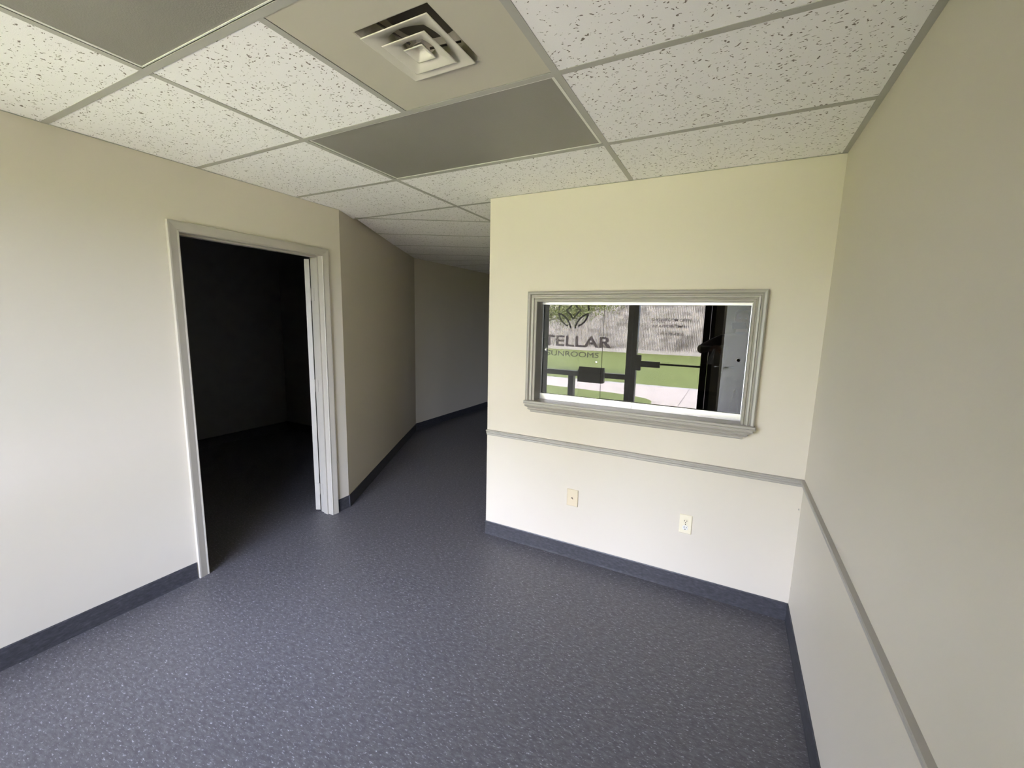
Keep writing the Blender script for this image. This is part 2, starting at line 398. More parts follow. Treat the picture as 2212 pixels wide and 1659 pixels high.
# ------------------------------------------------------------------ recessed light fixtures (off)
def troffer(y0, y1, label):
    e = empty('recessed_light', ((X1+X2)/2, (y0+y1)/2, H))
    x0, x1 = X2+FW+.002, X1-FW-.002; y0 += FW+.002; y1 -= FW+.002
    g = G()
    for q in ((x0, x1, y0, y0+.004), (x0, x1, y1-.004, y1), (x0, x0+.010, y0+.004, y1-.004), (x1-.010, x1, y0+.004, y1-.004)): g.box(*q, H+.0012, H+.0030)
    put(g.out('frame', 'frame_white'), e)
    g = G()
    for q in ((x0+.001, x1-.001, y0, y0+.003), (x0+.001, x1-.001, y1-.003, y1), (x0, x0+.003, y0, y1), (x1-.003, x1, y0, y1)): g.box(*q, H+.007, H+.09)
    g.box(x0, x1, y0, y1, H+.0905, H+.1)
    put(g.out('housing', 'frame_white'), e)
    g = G(); g.box(x0+.006, x1-.006, y0+.002, y1-.002, H+.0031, H+.0065)
    put(g.out('lens', 'lens'), e)
    return tag(e, label, 'ceiling light', 'recessed lights')
troffer(YB[4], YB[5], 'unlit recessed light with grey lens next to the air diffuser and window wall')
troffer(YB[2], YB[3], 'unlit recessed light with grey lens cut off by the top left corner')

# ------------------------------------------------------------------ air diffuser
DC = (-.3115, -.2904)
e = empty('air_diffuser', (DC[0], DC[1], H))
x0, x1, y0, y1 = XS+.013, X1-FW-.001, YB[3]+FW+.001, YB[4]-FW-.001
hh = .128
def sq(h, z, n=32, rnd=0.0, c=DC):
    """square ring of n points, rnd=1 turns it into a circle"""
    out = []
    for k in range(n):
        a = 2*math.pi*(k+.5)/n; ca, sa = math.cos(a), math.sin(a); mx = max(abs(ca), abs(sa))
        r = h*((1-rnd)/mx + rnd); out.append((c[0]+ca*r, c[1]+sa*r, z))
    return out
def sqc(h, z, n=32, rnd=0.0):
    out = []
    q = n//4
    cor = [(-1, -1), (1, -1), (1, 1), (-1, 1)]
    for i in range(4):
        a, b = cor[i], cor[(i+1) % 4]
        for k in range(q):
            f = k/q; px, py = a[0]+(b[0]-a[0])*f, a[1]+(b[1]-a[1])*f
            L = math.hypot(px, py); s_ = (1-rnd)+rnd/L
            out.append((DC[0]+px*h*s_, DC[1]+py*h*s_, z))
    return out
def rectring(z):
    out = []; q = 8; cor = [(x0, y0), (x1, y0), (x1, y1), (x0, y1)]
    for i in range(4):
        a, b = cor[i], cor[(i+1) % 4]
        for k in range(q): f = k/q; out.append((a[0]+(b[0]-a[0])*f, a[1]+(b[1]-a[1])*f, z))
    return out
zp = H+.0012
g = G(); g.loft([rectring(zp+.012), rectring(zp), sqc(hh+.004, zp), sqc(hh, zp+.002), sqc(hh-.012, zp+.05, rnd=.3), sqc(hh-.02, zp+.09, rnd=.8)], cap=False)
put(g.out('face_plate', 'plate'), e)
g = G(); g.loft([sqc(.115, zp+.088, rnd=.9), sqc(.115, zp+.1, rnd=.9)]); put(g.out('duct_neck', 'dark'), e)
def louvre(h, z, inner, rise, rnd):
    g = G()
    prof = [(h, z, 0), (h-.001, z-.0015, 0), (h-.004, z-.0015, 0), (h-(h-inner)*.45, z+rise*.16, rnd*.15), (h-(h-inner)*.8, z+rise*.42, rnd*.7), (inner, z+rise, rnd), (inner+.0015, z+rise+.001, rnd), (h-(h-inner)*.8+.0012, z+rise*.42+.0015, rnd*.7), (h-(h-inner)*.45, z+rise*.16+.0015, rnd*.15), (h-.004, z+.0008, 0)]
    r = [sqc(a, b, 48, c) for a, b, c in prof]; r.append(r[0]); g.loft(r, cap=False)
    o = put(g.out('louvre', 'ring', smooth=True), e)
    return o
louvre(.118, H-.010, .072, .034, .85)
louvre(.077, H-.018, .040, .022, .85)
louvre(.034, H-.017, .010, .022, .1)
g = G(); g.loft([sqc(.012, H+.002), sqc(.012, H+.006)]); put(g.out('centre_cap', 'ring'), e)
for sx, sy in ((1, 1), (-1, -1)):
    g = G(); g.tube([(DC[0]+sx*.02, DC[1]+sy*.02, H+.003), (DC[0]+sx*.085, DC[1]+sy*.085, H+.04)], .003, 6)
    put(g.out('bracket', 'dark'), e)
tag(e, 'square cream ceiling air diffuser with stepped louvres', 'air vent')

# ------------------------------------------------------------------ doorway on the left: casing, jamb, open door
tr = struct(empty('trim_3', (XL, (D0+D1)/2, 0)), 'painted casing and jamb framing the dark doorway', 'door casing')
CP = [(0, 0), (0, .010), (.004, .014), (.012, .012), (.030, .015), (.046, .018), (.0535, .018), (.055, .015), (.055, 0)]   # (distance from opening edge, proud)
def casing(path, names):
    """path: list of (origin, outward mitre dir); lofts profile CP across mitred corners"""
    pass
ex = .006
y_in0, y_in1, z_in = D0+ex-.004, D1-ex+.004, DH-ex+.004
def cs(yf, z0, z1f, side):
    r = [[], []]
    for d, p in CP:
        yy = (y_in0-d) if side < 0 else (y_in1+d)
        r[0].append((XL+p, yy, z0)); r[1].append((XL+p, yy, z_in+d))
    return G().loft(r)
put(cs(0, 0, 0, -1).out('casing_side', 'door_trim'), tr); put(cs(0, 0, 0, 1).out('casing_side', 'door_trim'), tr)
r = [[(XL+p, y_in0-d, z_in+d) for d, p in CP], [(XL+p, y_in1+d, z_in+d) for d, p in CP]]
put(G().loft(r).out('casing_head', 'door_trim'), tr)
g = G(); g.box(XL-TH, XL, D0-.02, D0, 0, DH+.02); put(g.out('jamb', 'door_trim'), tr)
g = G(); g.box(XL-TH, XL, D1, D1+.02, 0, DH+.02); put(g.out('jamb', 'door_trim'), tr)
g = G(); g.box(XL-TH, XL, D0, D1, DH, DH+.02); put(g.out('head_jamb', 'door_trim'), tr)
g = G(); g.box(XL-.075, XL-.035, D1-.011, D1, 0, DH); put(g.out('door_stop', 'door_trim'), tr)
g = G(); g.box(XL-.075, XL-.035, D0, D0+.011, 0, DH); put(g.out('door_stop', 'door_trim'), tr)
g = G(); g.box(XL-.075, XL-.035, D0+.011, D1-.011, DH-.011, DH); put(g.out('door_stop', 'door_trim'), tr)
# door leaf swung back into the side room
hp = Vector((XL-TH-.009, D1-.004))
dr = struct(empty('door_1', (hp.x, hp.y, 0)), 'white interior door swung back into the dark room', 'door')
ld = Vector((-.50, .866)); ln = Vector((-.866, -.50))
def leaf(a0, a1, t0, t1, z0, z1):
    P = [hp+ld*a+ln*t for a, t in ((a0, t0), (a1, t0), (a1, t1), (a0, t1))]; return G().prism([tuple(p) for p in P], z0, z1)
put(leaf(.004, .86, .0, .036, .012, 1.955).out('leaf', 'door_trim'), dr)
for z in (.19, 1.02, 1.70):
    g = leaf(.001, .0038, .003, .033, z-.045, z+.045); g.tube([(hp.x+.004, hp.y-.001, z-.047), (hp.x+.004, hp.y-.001, z+.047)], .0055, 8)
    g.box(XL-TH+.002, XL-TH+.03, D1-.002, D1-.0002, z-.045, z+.045)
    put(g.out('hinge', 'door_trim'), dr)

# ------------------------------------------------------------------ reception window
w2 = struct(empty('window_1', ((WX0+WX1)/2, YW, WZ0)), 'grey-framed sliding reception window reflecting the lawn outside', 'window')
WP = [(0, 0), (0, .012), (.003, .015), (.011, .014), (.013, .007), (.018, .006), (.023, .015), (.031, .017), (.034, .008), (.040, .008), (.046, .022), (.056, .026), (.062, .022), (.062, 0)]
def wv(d, p, cx, cz): return (WX0-d if cx < 0 else WX1+d, YW-p, WZ1+d if cz > 0 else WZ0)
put(G().loft([[wv(d, p, -1, 0) for d, p in WP], [wv(d, p, -1, 1) for d, p in WP]]).out('casing_side', 'trim'), w2)
put(G().loft([[wv(d, p, 1, 0) for d, p in WP], [wv(d, p, 1, 1) for d, p in WP]]).out('casing_side', 'trim'), w2)
put(G().loft([[wv(d, p, -1, 1) for d, p in WP], [wv(d, p, 1, 1) for d, p in WP]]).out('casing_head', 'trim'), w2)
# liners
for q, nm in (((WX0-.018, WX0, YW, YW+TH, WZ0, WZ1+.018), 'side_liner'), ((WX1, WX1+.018, YW, YW+TH, WZ0, WZ1+.018), 'side_liner'), ((WX0, WX1, YW, YW+TH, WZ1, WZ1+.018), 'head_liner')):
    g = G(); g.box(*q); put(g.out(nm, 'trim'), w2)
# stool and tapered apron moulding
SLX, SRX = -.607, .721
g = G(); g.bbox(SLX, SRX, YW-.045, YW, WZ0-.015, WZ0, .004); g.box(WX0, WX1, YW, YW+TH, WZ0-.016, WZ0-.0005)
put(g.out('stool', 'trim'), w2)
AP = [(.045, 1.0145), (.045, 1.010), (.037, 1.0065), (.037, 1.001), (.040, .998), (.034, .990), (.024, .984), (.022, .979), (.025, .975), (.018, .967), (.010, .963), (.010, .957), (.007, .951)]
rings = []
for p, z in AP:
    xi0, xi1 = SLX+(.045-p), SRX-(.045-p)*1.5
    rings.append([(xi0, YW, z), (xi0, YW-p, z), (xi1, YW-p, z), (xi1, YW, z)])
put(G().loft(rings).out('apron', 'trim'), w2)
# tracks
YT = 1.200
g = G(); g.box(WX0+.001, .064, YT, YT+.014, 1.0305, 1.068); g.box(WX0+.001, .064, YT-.003, YT, 1.0305, 1.036); put(g.out('bottom_track', 'alum'), w2)
g = G(); g.box(.0665, WX1-.001, YT+.004, YT+.018, 1.0305, 1.067); g.box(.0665, WX1-.001, YT-.003, YT+.004, 1.0305, 1.038); put(g.out('bottom_track', 'alum'), w2)
g = G(); g.box(WX0+.001, WX1-.001, YT-.002, YT+.034, 1.6525, WZ1-.001); put(g.out('top_track', 'alum'), w2)
for px0, px1, py in ((WX0+.003, -.137, YT+.015), (-.141, WX1-.003, YT+.0215)):
    g = G(); g.box(px0, px1, py, py+.005, 1.050, 1.652); o = put(g.out('pane', 'glass'), w2)
    o.data.materials.append(M['glass_rear'])
    for f in o.data.polygons: f.material_index = 0 if f.normal.y < -.5 else 1
def disc(c, r, d, nm, mat, par):
    n = 20; rr = []
    for f, dy in ((1, d), (1, 0), (.82, -.001), (.7, .0005), (.2, .001)):
        rr.append([(c[0]+math.cos(2*math.pi*k/n)*r*f, c[1]+dy, c[2]+math.sin(2*math.pi*k/n)*r*f) for k in range(n)])
    return put(G().loft(rr).out(nm, mat, smooth=False), par)
disc((-.512, YT+.0135, 1.360), .011, .0015, 'finger_pull', 'chrome', w2)
disc((.613, YT+.0215, 1.359), .011, .0015, 'finger_pull', 'chrome', w2)
disc((-.170, YT+.0135, 1.300), .006, .0015, 'small_disc', 'chrome', w2)  # small chrome disc near the right edge of the left pane

# ------------------------------------------------------------------ outlets
def plate(e, xc, zc, w, h, mat):
    g = G(); r = []
    for ins, d in ((0, 0), (0, .003), (.0025, .0055), (.006, .006)):
        r.append([(xc+sx*(w/2-ins), YW-d, zc+sz*(h/2-ins)) for sx, sz in ((-1, -1), (1, -1), (1, 1), (-1, 1))])
    g.loft(r); return put(g.out('wall_plate', mat), e)
PX, PZ = -.2535, .418
e = empty('phone_jack', (PX, YW, PZ-.056)); plate(e, PX, PZ, .075, .112, 'almond')
g = G(); g.bbox(PX-.009, PX+.009, YW-.0075, YW-.0058, PZ-.009, PZ+.009, .0008); j = put(g.out('jack', 'almond'), e)
g = G(); g.box(PX-.0055, PX+.004, YW-.0082, YW-.0074, PZ-.004, PZ+.004); g.box(PX+.002, PX+.006, YW-.0082, YW-.0074, PZ-.008, PZ-.003); o = put(g.out('jack_opening', 'slot'), e)
tag(e, 'blank almond phone jack plate left of the power outlet', 'wall jack')
PX, PZ = .430, .4105
e = empty('power_outlet', (PX, YW, PZ-.056)); plate(e, PX, PZ, .067, .112, 'ivory')
for s_ in (1, -1):
    zc = PZ+s_*.0195; n = 24; rr = []
    for f, d in ((1, .0055), (1, .0085), (.92, .009)):
        rr.append([(PX+max(-.0135, min(.0135, math.cos(2*math.pi*k/n)*.0172))*f*1.05, YW-d, zc+math.sin(2*math.pi*k/n)*.0142*f) for k in range(n)])
    rc = put(G().loft(rr).out('receptacle', 'frame_white' if s_ < 0 else 'ivory'), e)
    for dx, hz in ((-.0064, .0045), (.0064, .0038)):
        g = G(); g.box(PX+dx-.0014, PX+dx+.0014, YW-.0094, YW-.0088, zc+.003-hz, zc+.003+hz); o = put(g.out('slot', 'slot'), e)
    g = G(); g.prism([(PX+math.cos(2*math.pi*k/10)*.003, zc-.0085+math.sin(2*math.pi*k/10)*.003) for k in range(10)], 0, .0006)
    g.v = [(x, YW-.0088-z, y) for x, y, z in g.v]; put(g.out('ground_hole', 'slot'), e)
g = G(); g.prism([(PX+math.cos(2*math.pi*k/10)*.003, PZ+math.sin(2*math.pi*k/10)*.003) for k in range(10)], 0, .0012)
g.v = [(x, YW-.0058-z, y) for x, y, z in g.v]; put(g.out('screw', 'slot'), e)
tag(e, 'ivory two-socket power outlet right of the phone jack', 'outlet')
g = G(); g.tube([(.952, YW, .627), (.951, YW-.010, .6255)], .0016, 8); g.tube([(.951, YW-.010, .6255), (.951, YW-.012, .6252)], .0032, 8)
tag(g.out('nail', 'trim'), 'small nail head in the corner below the chair rail', 'nail')

# ------------------------------------------------------------------ storefront behind the camera
YF0, YF1 = YS-.14, YS-.03
fr = struct(empty('window_2', (-1.7, YS-.08, 0)), 'bronze-framed storefront sidelight carrying the company sign', 'window')
def bar(par, nm, x0, x1, z0, z1, y0=YF0, y1=YF1, mat='bronze', b=.004):
    g = G(); g.bbox(x0, x1, y0, y1, z0, z1, b); return put(g.out(nm, mat), par)
bar(fr, 'post', SX0, SX0+.06, 0, SZ1); bar(fr, 'mullion', -2.66, -2.60, .09, SZ1-.06); bar(fr, 'post', -.787, -.716, 0, SZ1)
bar(fr, 'head', SX0+.06, -.787, SZ1-.06, SZ1); bar(fr, 'sill', SX0+.06, -.787, 0, .09)
bar(fr, 'rail', -2.60, -.787, .715, .79); bar(fr, 'mullion', -1.665, -1.58, .09, .715)
YG = YS-.085
for x0, x1, z0, z1 in ((SX0+.06, -2.66, .09, SZ1-.06), (-2.60, -.787, .79, SZ1-.06), (-2.60, -1.665, .09, .715), (-1.58, -.787, .09, .715)):
    g = G(); g.box(x0, x1, YG-.003, YG+.003, z0, z1); put(g.out('pane', 'store_glass'), fr)
dd = struct(empty('door_2', (-.2, YS-.08, 0)), 'bronze-framed glass entrance door with push bar and opening notice', 'door')
bar(dd, 'stile', -.712, -.64, .005, 2.07); bar(dd, 'stile', .218, .30, .005, 2.07)
bar(dd, 'top_rail', -.64, .218, 1.98, 2.07); bar(dd, 'bottom_rail', -.64, .218, .005, .25)
g = G(); g.box(-.64, .218, YG-.003, YG+.003, .25, 1.98); put(g.out('pane', 'store_glass'), dd)
bar(dd, 'latch_case', -.64, -.562, .873, 1.098, YF1, YF1+.05)
bar(dd, 'latch_box', -.562, -.30, .93, 1.015, YF1+.005, YF1+.05)
bar(dd, 'push_bar', -.30, .235, .969, .996, YF1+.02, YF1+.045)
bar(dd, 'bar_bracket', .235, .28, .93, 1.03, YF1, YF1+.05)
ff = struct(empty('trim_4', (SX1-.03, YS-.08, 0)), 'bronze frame head and post around the entrance door', 'door frame')
bar(ff, 'post', .305, SX1, 0, SZ1); bar(ff, 'head', -.716, .305, 2.075, SZ1)
g = G(); g.bbox(-1.485, -1.085, YF1+.002, YF1+.085, .64, .80, .006)
g2 = G(); g2.add([(-1.485, YF1+.002, .80), (-1.085, YF1+.002, .80), (-1.085, YF1+.085, .80), (-1.485, YF1+.085, .80), (-1.478, YF1+.002, .87), (-1.092, YF1+.002, .87), (-1.092, YF1+.03, .87), (-1.478, YF1+.03, .87)], [(0, 1, 2, 3), (4, 5, 6, 7), (0, 1, 5, 4), (1, 2, 6, 5), (2, 3, 7, 6), (3, 0, 4, 7)])
e = empty('mail_box', (-1.285, YF1+.04, .64)); put(g.out('box', 'black'), e); put(g2.out('lid', 'black'), e)
tag(e, 'black mail box hung on the sidelight rail, seen in reflection', 'mail box')
# lettering on the glass, readable from outside
def text(body, x0, x1, z0, z1, mat, par, nm, yy=YG-.0045, bold=0.0):
    cu = bpy.data.curves.new(nm, 'FONT'); cu.body = body; cu.size = 1; cu.offset = bold
    tmp = bpy.data.objects.new('tmp', cu); COL.objects.link(tmp)
    dg = bpy.context.evaluated_depsgraph_get(); me = bpy.data.meshes.new_from_object(tmp.evaluated_get(dg))
    bpy.data.objects.remove(tmp)
    x0, x1 = (CAM.x+(q-CAM.x)*1.0145 for q in (x0, x1)); z0, z1 = (CAM.z+(q-CAM.z)*1.0145 for q in (z0, z1))
    xs = [q.co.x for q in me.vertices]; ys = [q.co.y for q in me.vertices]
    ax, bx, ay, by = min(xs), max(xs), min(ys), max(ys)
    for q in me.vertices:
        q.co = Vector((x0+(q.co.x-ax)/(bx-ax)*(x1-x0), yy, z0+(q.co.y-ay)/(by-ay)*(z1-z0)))
    me.materials.append(M[mat]); o = bpy.data.objects.new(nm, me); COL.objects.link(o); put(o, par)
    return o
# positions below were measured on the interior face; the glass sits slightly further out
text('STELLAR', -2.235, -.996, 1.168, 1.338, 'vinyl_mid', fr, 'sign_name', bold=.02)
text('SUNROOMS', -2.025, -1.185, 1.016, 1.096, 'vinyl_mid', fr, 'sign_line', bold=0)
text('SHOWROOM OPEN', -.452, .062, 1.582, 1.625, 'vinyl_red', dd, 'notice_line', bold=.012)
text('BY APPOINTMENT', -.436, .052, 1.496, 1.537, 'vinyl_red', dd, 'notice_line', bold=.012)
text('519.578.4800', -.368, -.020, 1.392, 1.428, 'vinyl_red', dd, 'notice_line', bold=.012)
# round emblem: ring with petals and a four-pointed star
LC = (-1.643, 1.713)
def stroke(g, pts, w=.0125):
    n = len(pts); a = []; b = []
    for i, p in enumerate(pts):
        q0 = pts[max(i-1, 0)]; q1 = pts[min(i+1, n-1)]; dx, dz = q1[0]-q0[0], q1[1]-q0[1]; L = math.hypot(dx, dz) or 1
        a.append((LC[0]+p[0]-dz/L*w, YG-.0045, LC[1]+p[1]+dx/L*w)); b.append((LC[0]+p[0]+dz/L*w, YG-.0045, LC[1]+p[1]-dx/L*w))
    g.add(a+b, [(i, i+1, n+i+1, n+i) for i in range(n-1)])
def arc(r, a0, a1, n=24, c=(0, 0)): return [(c[0]+r*math.cos(math.radians(a0+(a1-a0)*i/n)), c[1]+r*math.sin(math.radians(a0+(a1-a0)*i/n))) for i in range(n+1)]
def bez(a, c, b, n=14): return [((1-t)**2*a[0]+2*t*(1-t)*c[0]+t*t*b[0], (1-t)**2*a[1]+2*t*(1-t)*c[1]+t*t*b[1]) for t in [i/n for i in range(n+1)]]
g = G()
stroke(g, arc(.243, 2, 178, 40))
for s_ in (1, -1):
    stroke(g, [(s_*x, z) for x, z in arc(.243, -8, -71, 16)])
    stroke(g, [(s_*x, z) for x, z in bez((.240, -.036), (.075, -.085), (.034, -.262))])
for a, b in (((0, .145), (.122, .01)), ((.122, .01), (0, -.125)), ((0, -.125), (-.122, .01)), ((-.122, .01), (0, .145))):
    stroke(g, bez(a, ((a[0]+b[0])*.36, (a[1]+b[1])*.36), b, 10))
put(g.out('emblem', 'vinyl_dark'), fr)

# ------------------------------------------------------------------ office door seen through the reception glass
od = struct(empty('door_3', (1.12, OY-.02, 0)), 'pale grey office door standing ajar behind the glass', 'door')
a = Vector((1.12, OY-.02)); dv = Vector((-.69, -.7238)); nv = Vector((-.7238, .69))
def oleaf(a0, a1, t0, t1, z0, z1):
    P = [a+dv*u+nv*t_ for u, t_ in ((a0, t0), (a1, t0), (a1, t1), (a0, t1))]; return G().prism([tuple(p) for p in P], z0, z1)
put(oleaf(0, .93, 0, .04, .01, 2.03).out('leaf', 'greydoor'), od)
for sgn, t0, t1 in ((1, .04, .09), (-1, -.05, 0)):
    g = oleaf(.86, .88, t0, t1, .965, .985); q = .075 if sgn > 0 else -.05
    p1 = a+dv*.87+nv*q; p2 = a+dv*(.985 if sgn > 0 else .75)+nv*q; g.tube([(p1.x, p1.y, .975), (p2.x, p2.y, .975)], .011, 8); put(g.out('lever', 'frame_white'), od)
g = G(); g.box(OX1+.03, OX1+.05, 3.1, 5.3, .3, 2.2)  # unseen window added so daylight brightens the office and its door
o = struct(g.out('added_window', 'store_glass'), 'unseen window added to light the office behind the glass', 'window')

# ------------------------------------------------------------------ outdoors
g = G(); g.prism([(-60, -7.62), (60, -7.62), (60, -70), (-60, -70)], -.25, -.05)
struct(g.out('lawn', 'grass'), 'mown lawn between the walk and the far building', 'lawn')
edge = [(-.775, -2.58), (-.775, -4.95), (-.80, -5.2), (-.95, -5.45), (-1.3, -5.65), (-1.8, -5.78), (-3.5, -6.02), (-40, -6.05)]
g = G(); g.prism([(-40, -2.58)]+edge[::-1][0:0]+[(-.775, -2.58)]+edge[1:], -.25, -.045)
struct(g.out('lawn_near', 'grass'), 'small lawn beside the entrance', 'lawn')
g = G(); g.prism([(-.772, -2.58), (40, -2.58), (40, -7.45), (-40, -7.45), (-40, -6.053)]+[(x+.003, y-.003) for x, y in edge[::-1][1:-1]], -.25, -.05)
walk = struct(g.out('walk', 'concrete'), 'pale concrete walk leading up to the entrance', 'walk')
g = G(); g.box(-.264, -.256, -7.4, -2.7, -.0499, -.0485); put(g.out('joint', 'slot'), walk)
g = G(); g.prism([(-40, -7.45), (40, -7.45), (40, -7.62), (-40, -7.62)], -.25, -.048)
struct(g.out('gravel_strip', 'gravel'), 'gravel strip along the far edge of the walk', 'gravel')
g = G(); g.box(-160, 160, -160, 160, -.5, -.26)
struct(g.out('ground', 'grass'), 'ground around the building', 'ground')
e = empty('warehouse', (-4, -19.8, 0))  # unseen top and ends shaped to limit the sky light entering the room
g = G(); g.box(-10, 2.5, -20.4, -19.75, -.2, .14); put(g.out('foundation', 'found'), e)
g = G(); rp_ = .085; n = int(12.5/rp_); A = []
for i in range(n):
    x = -10+i*rp_
    A += [(x, -19.78), (x+rp_*.14, -19.815), (x+rp_*.34, -19.815), (x+rp_*.5, -19.78)]
A += [(2.5, -19.78)]
v = [(x, y, .14) for x, y in A]+[(x, y, 7.2) for x, y in A]; k = len(A)
g.add(v, [(i, i+1, k+i+1, k+i) for i in range(k-1)]); put(g.out('ribbed_wall', 'block'), e)
g = G(); g.box(-10, 2.5, -24, -19.74, 7.2, 7.4); put(g.out('coping', 'found'), e)
g = G(); g.box(-10, 2.5, -24, -19.95, -.2, 7.2); put(g.out('body', 'found'), e)
tag(e, 'ribbed block building across the lawn, seen in reflection, unseen top raised to block sky', 'building')
# tree over the lawn
TX, TY = -6.4, -9.3
e = empty('tree', (TX, TY, -.05))
g = G(); g.tube([(TX, TY, -.05), (TX+.05, TY, 1.0), (TX-.05, TY+.05, 1.8), (TX, TY, 2.4), (TX+.1, TY, 3)], [.14, .11, .09, .06, .03], 10); put(g.out('trunk', 'bark'), e)
tips = []
for i in range(10):
    an = random.uniform(1.6, 4.7) if i > 4 else random.uniform(-.3, .3); z = random.uniform(1.7, 2.3); L = random.uniform(1.2, 2.0)
    if i == 0: an, z, L = .06, 1.30, 2.6
    if i == 1: an, z, L = .16, 1.45, 2.9
    if i == 2: an, z, L = .0, 1.55, 3.3
    if i == 3: an, z, L = -.1, 1.68, 3.6
    p = [(TX, TY, z)]; rise = random.uniform(.1, .5) if i > 3 else [.45, .5, .42, .45][i]
    for f in (.33, .66, 1): p.append((TX+math.cos(an)*L*f, TY+math.sin(an)*L*f, z+rise*(f**.8)+random.uniform(-.05, .05)))
    g = G(); g.tube(p, [.045, .03, .02, .008], 6); put(g.out('branch', 'bark'), e)
    a0 = .35 if i not in (0,) else .8
    for k in range(14 if i < 4 else 8): 
        f = random.uniform(a0, 1.05); j = min(2, int(f*3)); u = f*3-j
        tips.append(Vector(p[j]).lerp(Vector(p[j+1]), min(u, 1.1)))
g = G()
for c in tips:
    for k in range(70):
        q = c+Vector((random.gauss(0, .22), random.gauss(0, .22), random.gauss(.07, .13)))
        s_ = random.uniform(.025, .05); a1 = Vector((random.uniform(-1, 1), random.uniform(-1, 1), random.uniform(-1, 1))).normalized(); b1 = a1.orthogonal().normalized()
        g.add([q-a1*s_, q+b1*s_*.5, q+a1*s_, q-b1*s_*.5], [(0, 1, 2, 3)])
o = mk('foliage', g.v, g.f, 'leaf', None, fix=False); put(o, e); o['kind'] = 'stuff'
tag(e, 'leafy tree with drooping branches on the lawn, seen in reflection', 'tree')

# ------------------------------------------------------------------ the person taking the picture (seen faintly in the glass)
M['jacket'] = plain('jacket_cloth', (.11, .095, .08), .9, var=.15, nscale=30)
M['trousers'] = plain('trouser_cloth', (.02, .02, .022), .9)
M['skin'] = plain('skin', (.42, .24, .17), .5, var=.08, nscale=15)
M['hair'] = plain('hair', (.03, .022, .016), .6, var=.2, nscale=60)
M['eye'] = plain('eye_white', (.7, .68, .65), .2); M['paper'] = plain('tissue_paper', (.8, .8, .8), .8)
M['phone'] = plain('phone_black', (.02, .02, .02), .2)
def skinned(name, nodes, edges, root, sub=2):
    """nodes: {key: (pos, radius)}"""
    keys = list(nodes); me = bpy.data.meshes.new(name)
    me.from_pydata([nodes[k][0] for k in keys], [(keys.index(a), keys.index(b)) for a, b in edges], [])
    o = bpy.data.objects.new(name, me); COL.objects.link(o)
    o.modifiers.new('skin', 'SKIN').use_smooth_shade = True
    if not me.skin_vertices: me.attributes.new('skin', 'FLOAT', 'POINT') if False else None
    for i, k in enumerate(keys):
        sv = me.skin_vertices[0].data[i]; rr = nodes[k][1]; sv.radius = rr if isinstance(rr, tuple) else (rr, rr); sv.use_root = (k == root)
    sb = o.modifiers.new('sub', 'SUBSURF'); sb.levels = sub; sb.render_levels = sub
    dg = bpy.context.evaluated_depsgraph_get(); em = bpy.data.meshes.new_from_object(o.evaluated_get(dg))
    bpy.data.objects.remove(o); return em
PB = Vector((.66, -1.86, 0))
person = empty('person', tuple(PB))
def P(x, y, z): return (PB.x+x, PB.y+y, z)
hl = Vector((.415, -1.50, 1.285)); pe = CAM + right*.168 - fwd*.03     # left hand, grip point of the phone
N = {'pel': (P(0, 0, .95), (.155, .105)), 'wst': (P(0, .01, 1.10), (.14, .10)), 'chs': (P(0, .01, 1.30), (.165, .115)), 'nkb': (P(0, 0, 1.44), (.075, .065)), 'nck': (P(0, .015, 1.50), .052),
     'hd1': (P(0, .035, 1.57), (.072, .082)), 'hd2': (P(0, .03, 1.645), (.078, .095)), 'hd3': (P(0, .02, 1.70), (.062, .078)),
     'shl': (P(-.165, 0, 1.40), .068), 'ell': ((.238, -1.66, 1.255), .055), 'wrl': ((.365, -1.53, 1.28), .034),
     'shr': (P(.165, 0, 1.40), .068), 'elr': (P(.20, .17, 1.21), .052), 'wrr': (tuple(pe+Vector((.02, -.06, -.05))), .033)}
E_ = [('pel', 'wst'), ('wst', 'chs'), ('chs', 'nkb'), ('nkb', 'nck'), ('nck', 'hd1'), ('hd1', 'hd2'), ('hd2', 'hd3'), ('chs', 'shl'), ('shl', 'ell'), ('ell', 'wrl'), ('chs', 'shr'), ('shr', 'elr'), ('elr', 'wrr')]
for s_, k in ((-1, 'l'), (1, 'r')):
    N['hip'+k] = (P(s_*.09, 0, .86), .095); N['kne'+k] = (P(s_*.10, .02, .48), .062); N['ank'+k] = (P(s_*.11, -.02, .09), .045); N['toe'+k] = (P(s_*.13, .15, .045), (.045, .04))
    E_ += [('pel', 'hip'+k), ('hip'+k, 'kne'+k), ('kne'+k, 'ank'+k), ('ank'+k, 'toe'+k)]
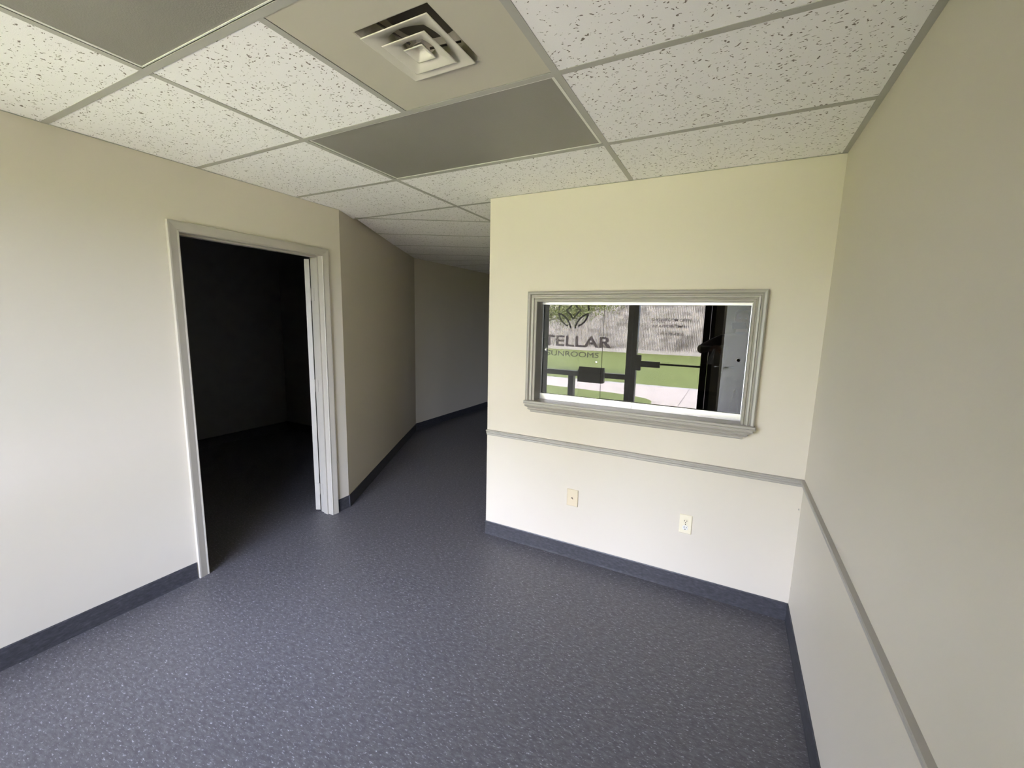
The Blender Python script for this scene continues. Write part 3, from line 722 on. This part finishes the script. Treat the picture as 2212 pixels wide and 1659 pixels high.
def hand(k, wrist, palm_dir, side_dir, curl_dir, curl):
    """palm and five separate fingers; side_dir points to the thumb side"""
    w = Vector(wrist); a = palm_dir.normalized(); b = side_dir.normalized(); c = curl_dir.normalized()
    N['plm'+k] = (tuple(w+a*.05), (.024, .022)); E_.append(('wr'+k, 'plm'+k))
    for i, (off, L) in enumerate(((.030, .070), (.010, .078), (-.010, .072), (-.029, .058))):
        p = w+a*.088+b*off; q = p+a*L*.45*math.cos(curl)+c*L*.45*math.sin(curl); e2 = q+a*L*.5*math.cos(curl*2)+c*L*.5*math.sin(curl*2)
        for j, (pp, rr) in enumerate(((p, .0105), (q, .009), (e2, .0075))): N[f'f{k}{i}{j}'] = (tuple(pp), rr)
        E_.extend([('plm'+k, f'f{k}{i}0'), (f'f{k}{i}0', f'f{k}{i}1'), (f'f{k}{i}1', f'f{k}{i}2')])
    p = w+a*.03+b*.035; q = p+a*.035+b*.018+c*.012; e2 = q+a*.03+c*.012
    for j, (pp, rr) in enumerate(((p, .012), (q, .010), (e2, .008))): N[f't{k}{j}'] = (tuple(pp), rr)
    E_.extend([('plm'+k, f't{k}0'), (f't{k}0', f't{k}1'), (f't{k}1', f't{k}2')])
hand('l', N['wrl'][0], Vector((.9, .25, .0)), Vector((0, .4, 1)), Vector((.1, .3, -1)), .75)
hand('r', N['wrr'][0], (pe-Vector(N['wrr'][0])), -right, fwd*.5+up*.3, .5)
em = skinned('body', N, E_, 'pel')
for mt in ('jacket', 'trousers', 'skin'): em.materials.append(M[mt])
wl, wr = Vector(N['wrl'][0]), Vector(N['wrr'][0])
for f in em.polygons:
    c = f.center; f.use_smooth = True
    if c.z > 1.475 and abs(c.x-PB.x) < .1 and c.y < -1.68: f.material_index = 2
    elif (c-wl).length < .22 and c.x > wl.x-.005 and c.y > -1.62 and c.x < .60: f.material_index = 2
    elif (c-wr).length < .25 and (c-wr).dot(pe-wr) > -.004 and c.y > -1.60 and c.z > 1.36: f.material_index = 2
    elif c.z < .93: f.material_index = 1
    else: f.material_index = 0
o = bpy.data.objects.new('body', em); COL.objects.link(o); put(o, person)
def ball(nm, c, r, mat, par, n=16, cut=None):
    bm = bmesh.new(); bmesh.ops.create_uvsphere(bm, u_segments=n, v_segments=n//2+2, radius=1)
    if cut: bmesh.ops.delete(bm, geom=[q for q in bm.verts if cut(q.co)], context='VERTS')
    for q in bm.verts: q.co = Vector((c[0]+q.co.x*r[0], c[1]+q.co.y*r[1], c[2]+q.co.z*r[2]))
    me = bpy.data.meshes.new(nm); bm.to_mesh(me); bm.free(); me.materials.append(M[mat])
    for f in me.polygons: f.use_smooth = True
    o = bpy.data.objects.new(nm, me); COL.objects.link(o); return put(o, par)
ball('hair', P(0, .005, 1.665), (.088, .108, .095), 'hair', person, 24, lambda q: (q.y > .25 and q.z < .45) or q.z < -.75)
for s_ in (-1, 1):
    ball('eye', P(s_*.031, .108, 1.632), (.013, .011, .010), 'eye', person)
    ball('ear', P(s_*.078, .02, 1.62), (.010, .022, .033), 'skin', person)
ball('nose', P(0, .122, 1.603), (.013, .020, .026), 'skin', person); ball('mouth', P(0, .108, 1.563), (.026, .010, .007), 'skin', person)
tag(person, 'person in a dark jacket taking the picture, faint in the window reflection', 'person')
# phone and the tissue hanging from the left hand
ph = CAM + right*.055 - fwd*.012
g = G(); g.bbox(-.075, .075, -.004, .004, -.036, .036, .0035)
g.v = [tuple(ph + right*x + fwd*y + up*z) for x, y, z in g.v]
tag(g.out('phone', 'phone'), 'black phone held up by the person in the dark jacket', 'phone')
g = G(); r0 = []
for i in range(9):
    z = 1.285-.022*i; wd = .010+.0035*i; r0.append([(.405-.004*i+wd*u, -1.425+.008*math.sin(u*6+i*.6), z) for u in (-1, -.5, 0, .5, 1)]+[(.405-.004*i+wd*u, -1.4235+.008*math.sin(u*6+i*.6), z) for u in (1, .5, 0, -.5, -1)])
g.loft(r0); tag(g.out('tissue', 'paper'), 'white tissue hanging from the left hand of the person, seen in reflection', 'tissue')
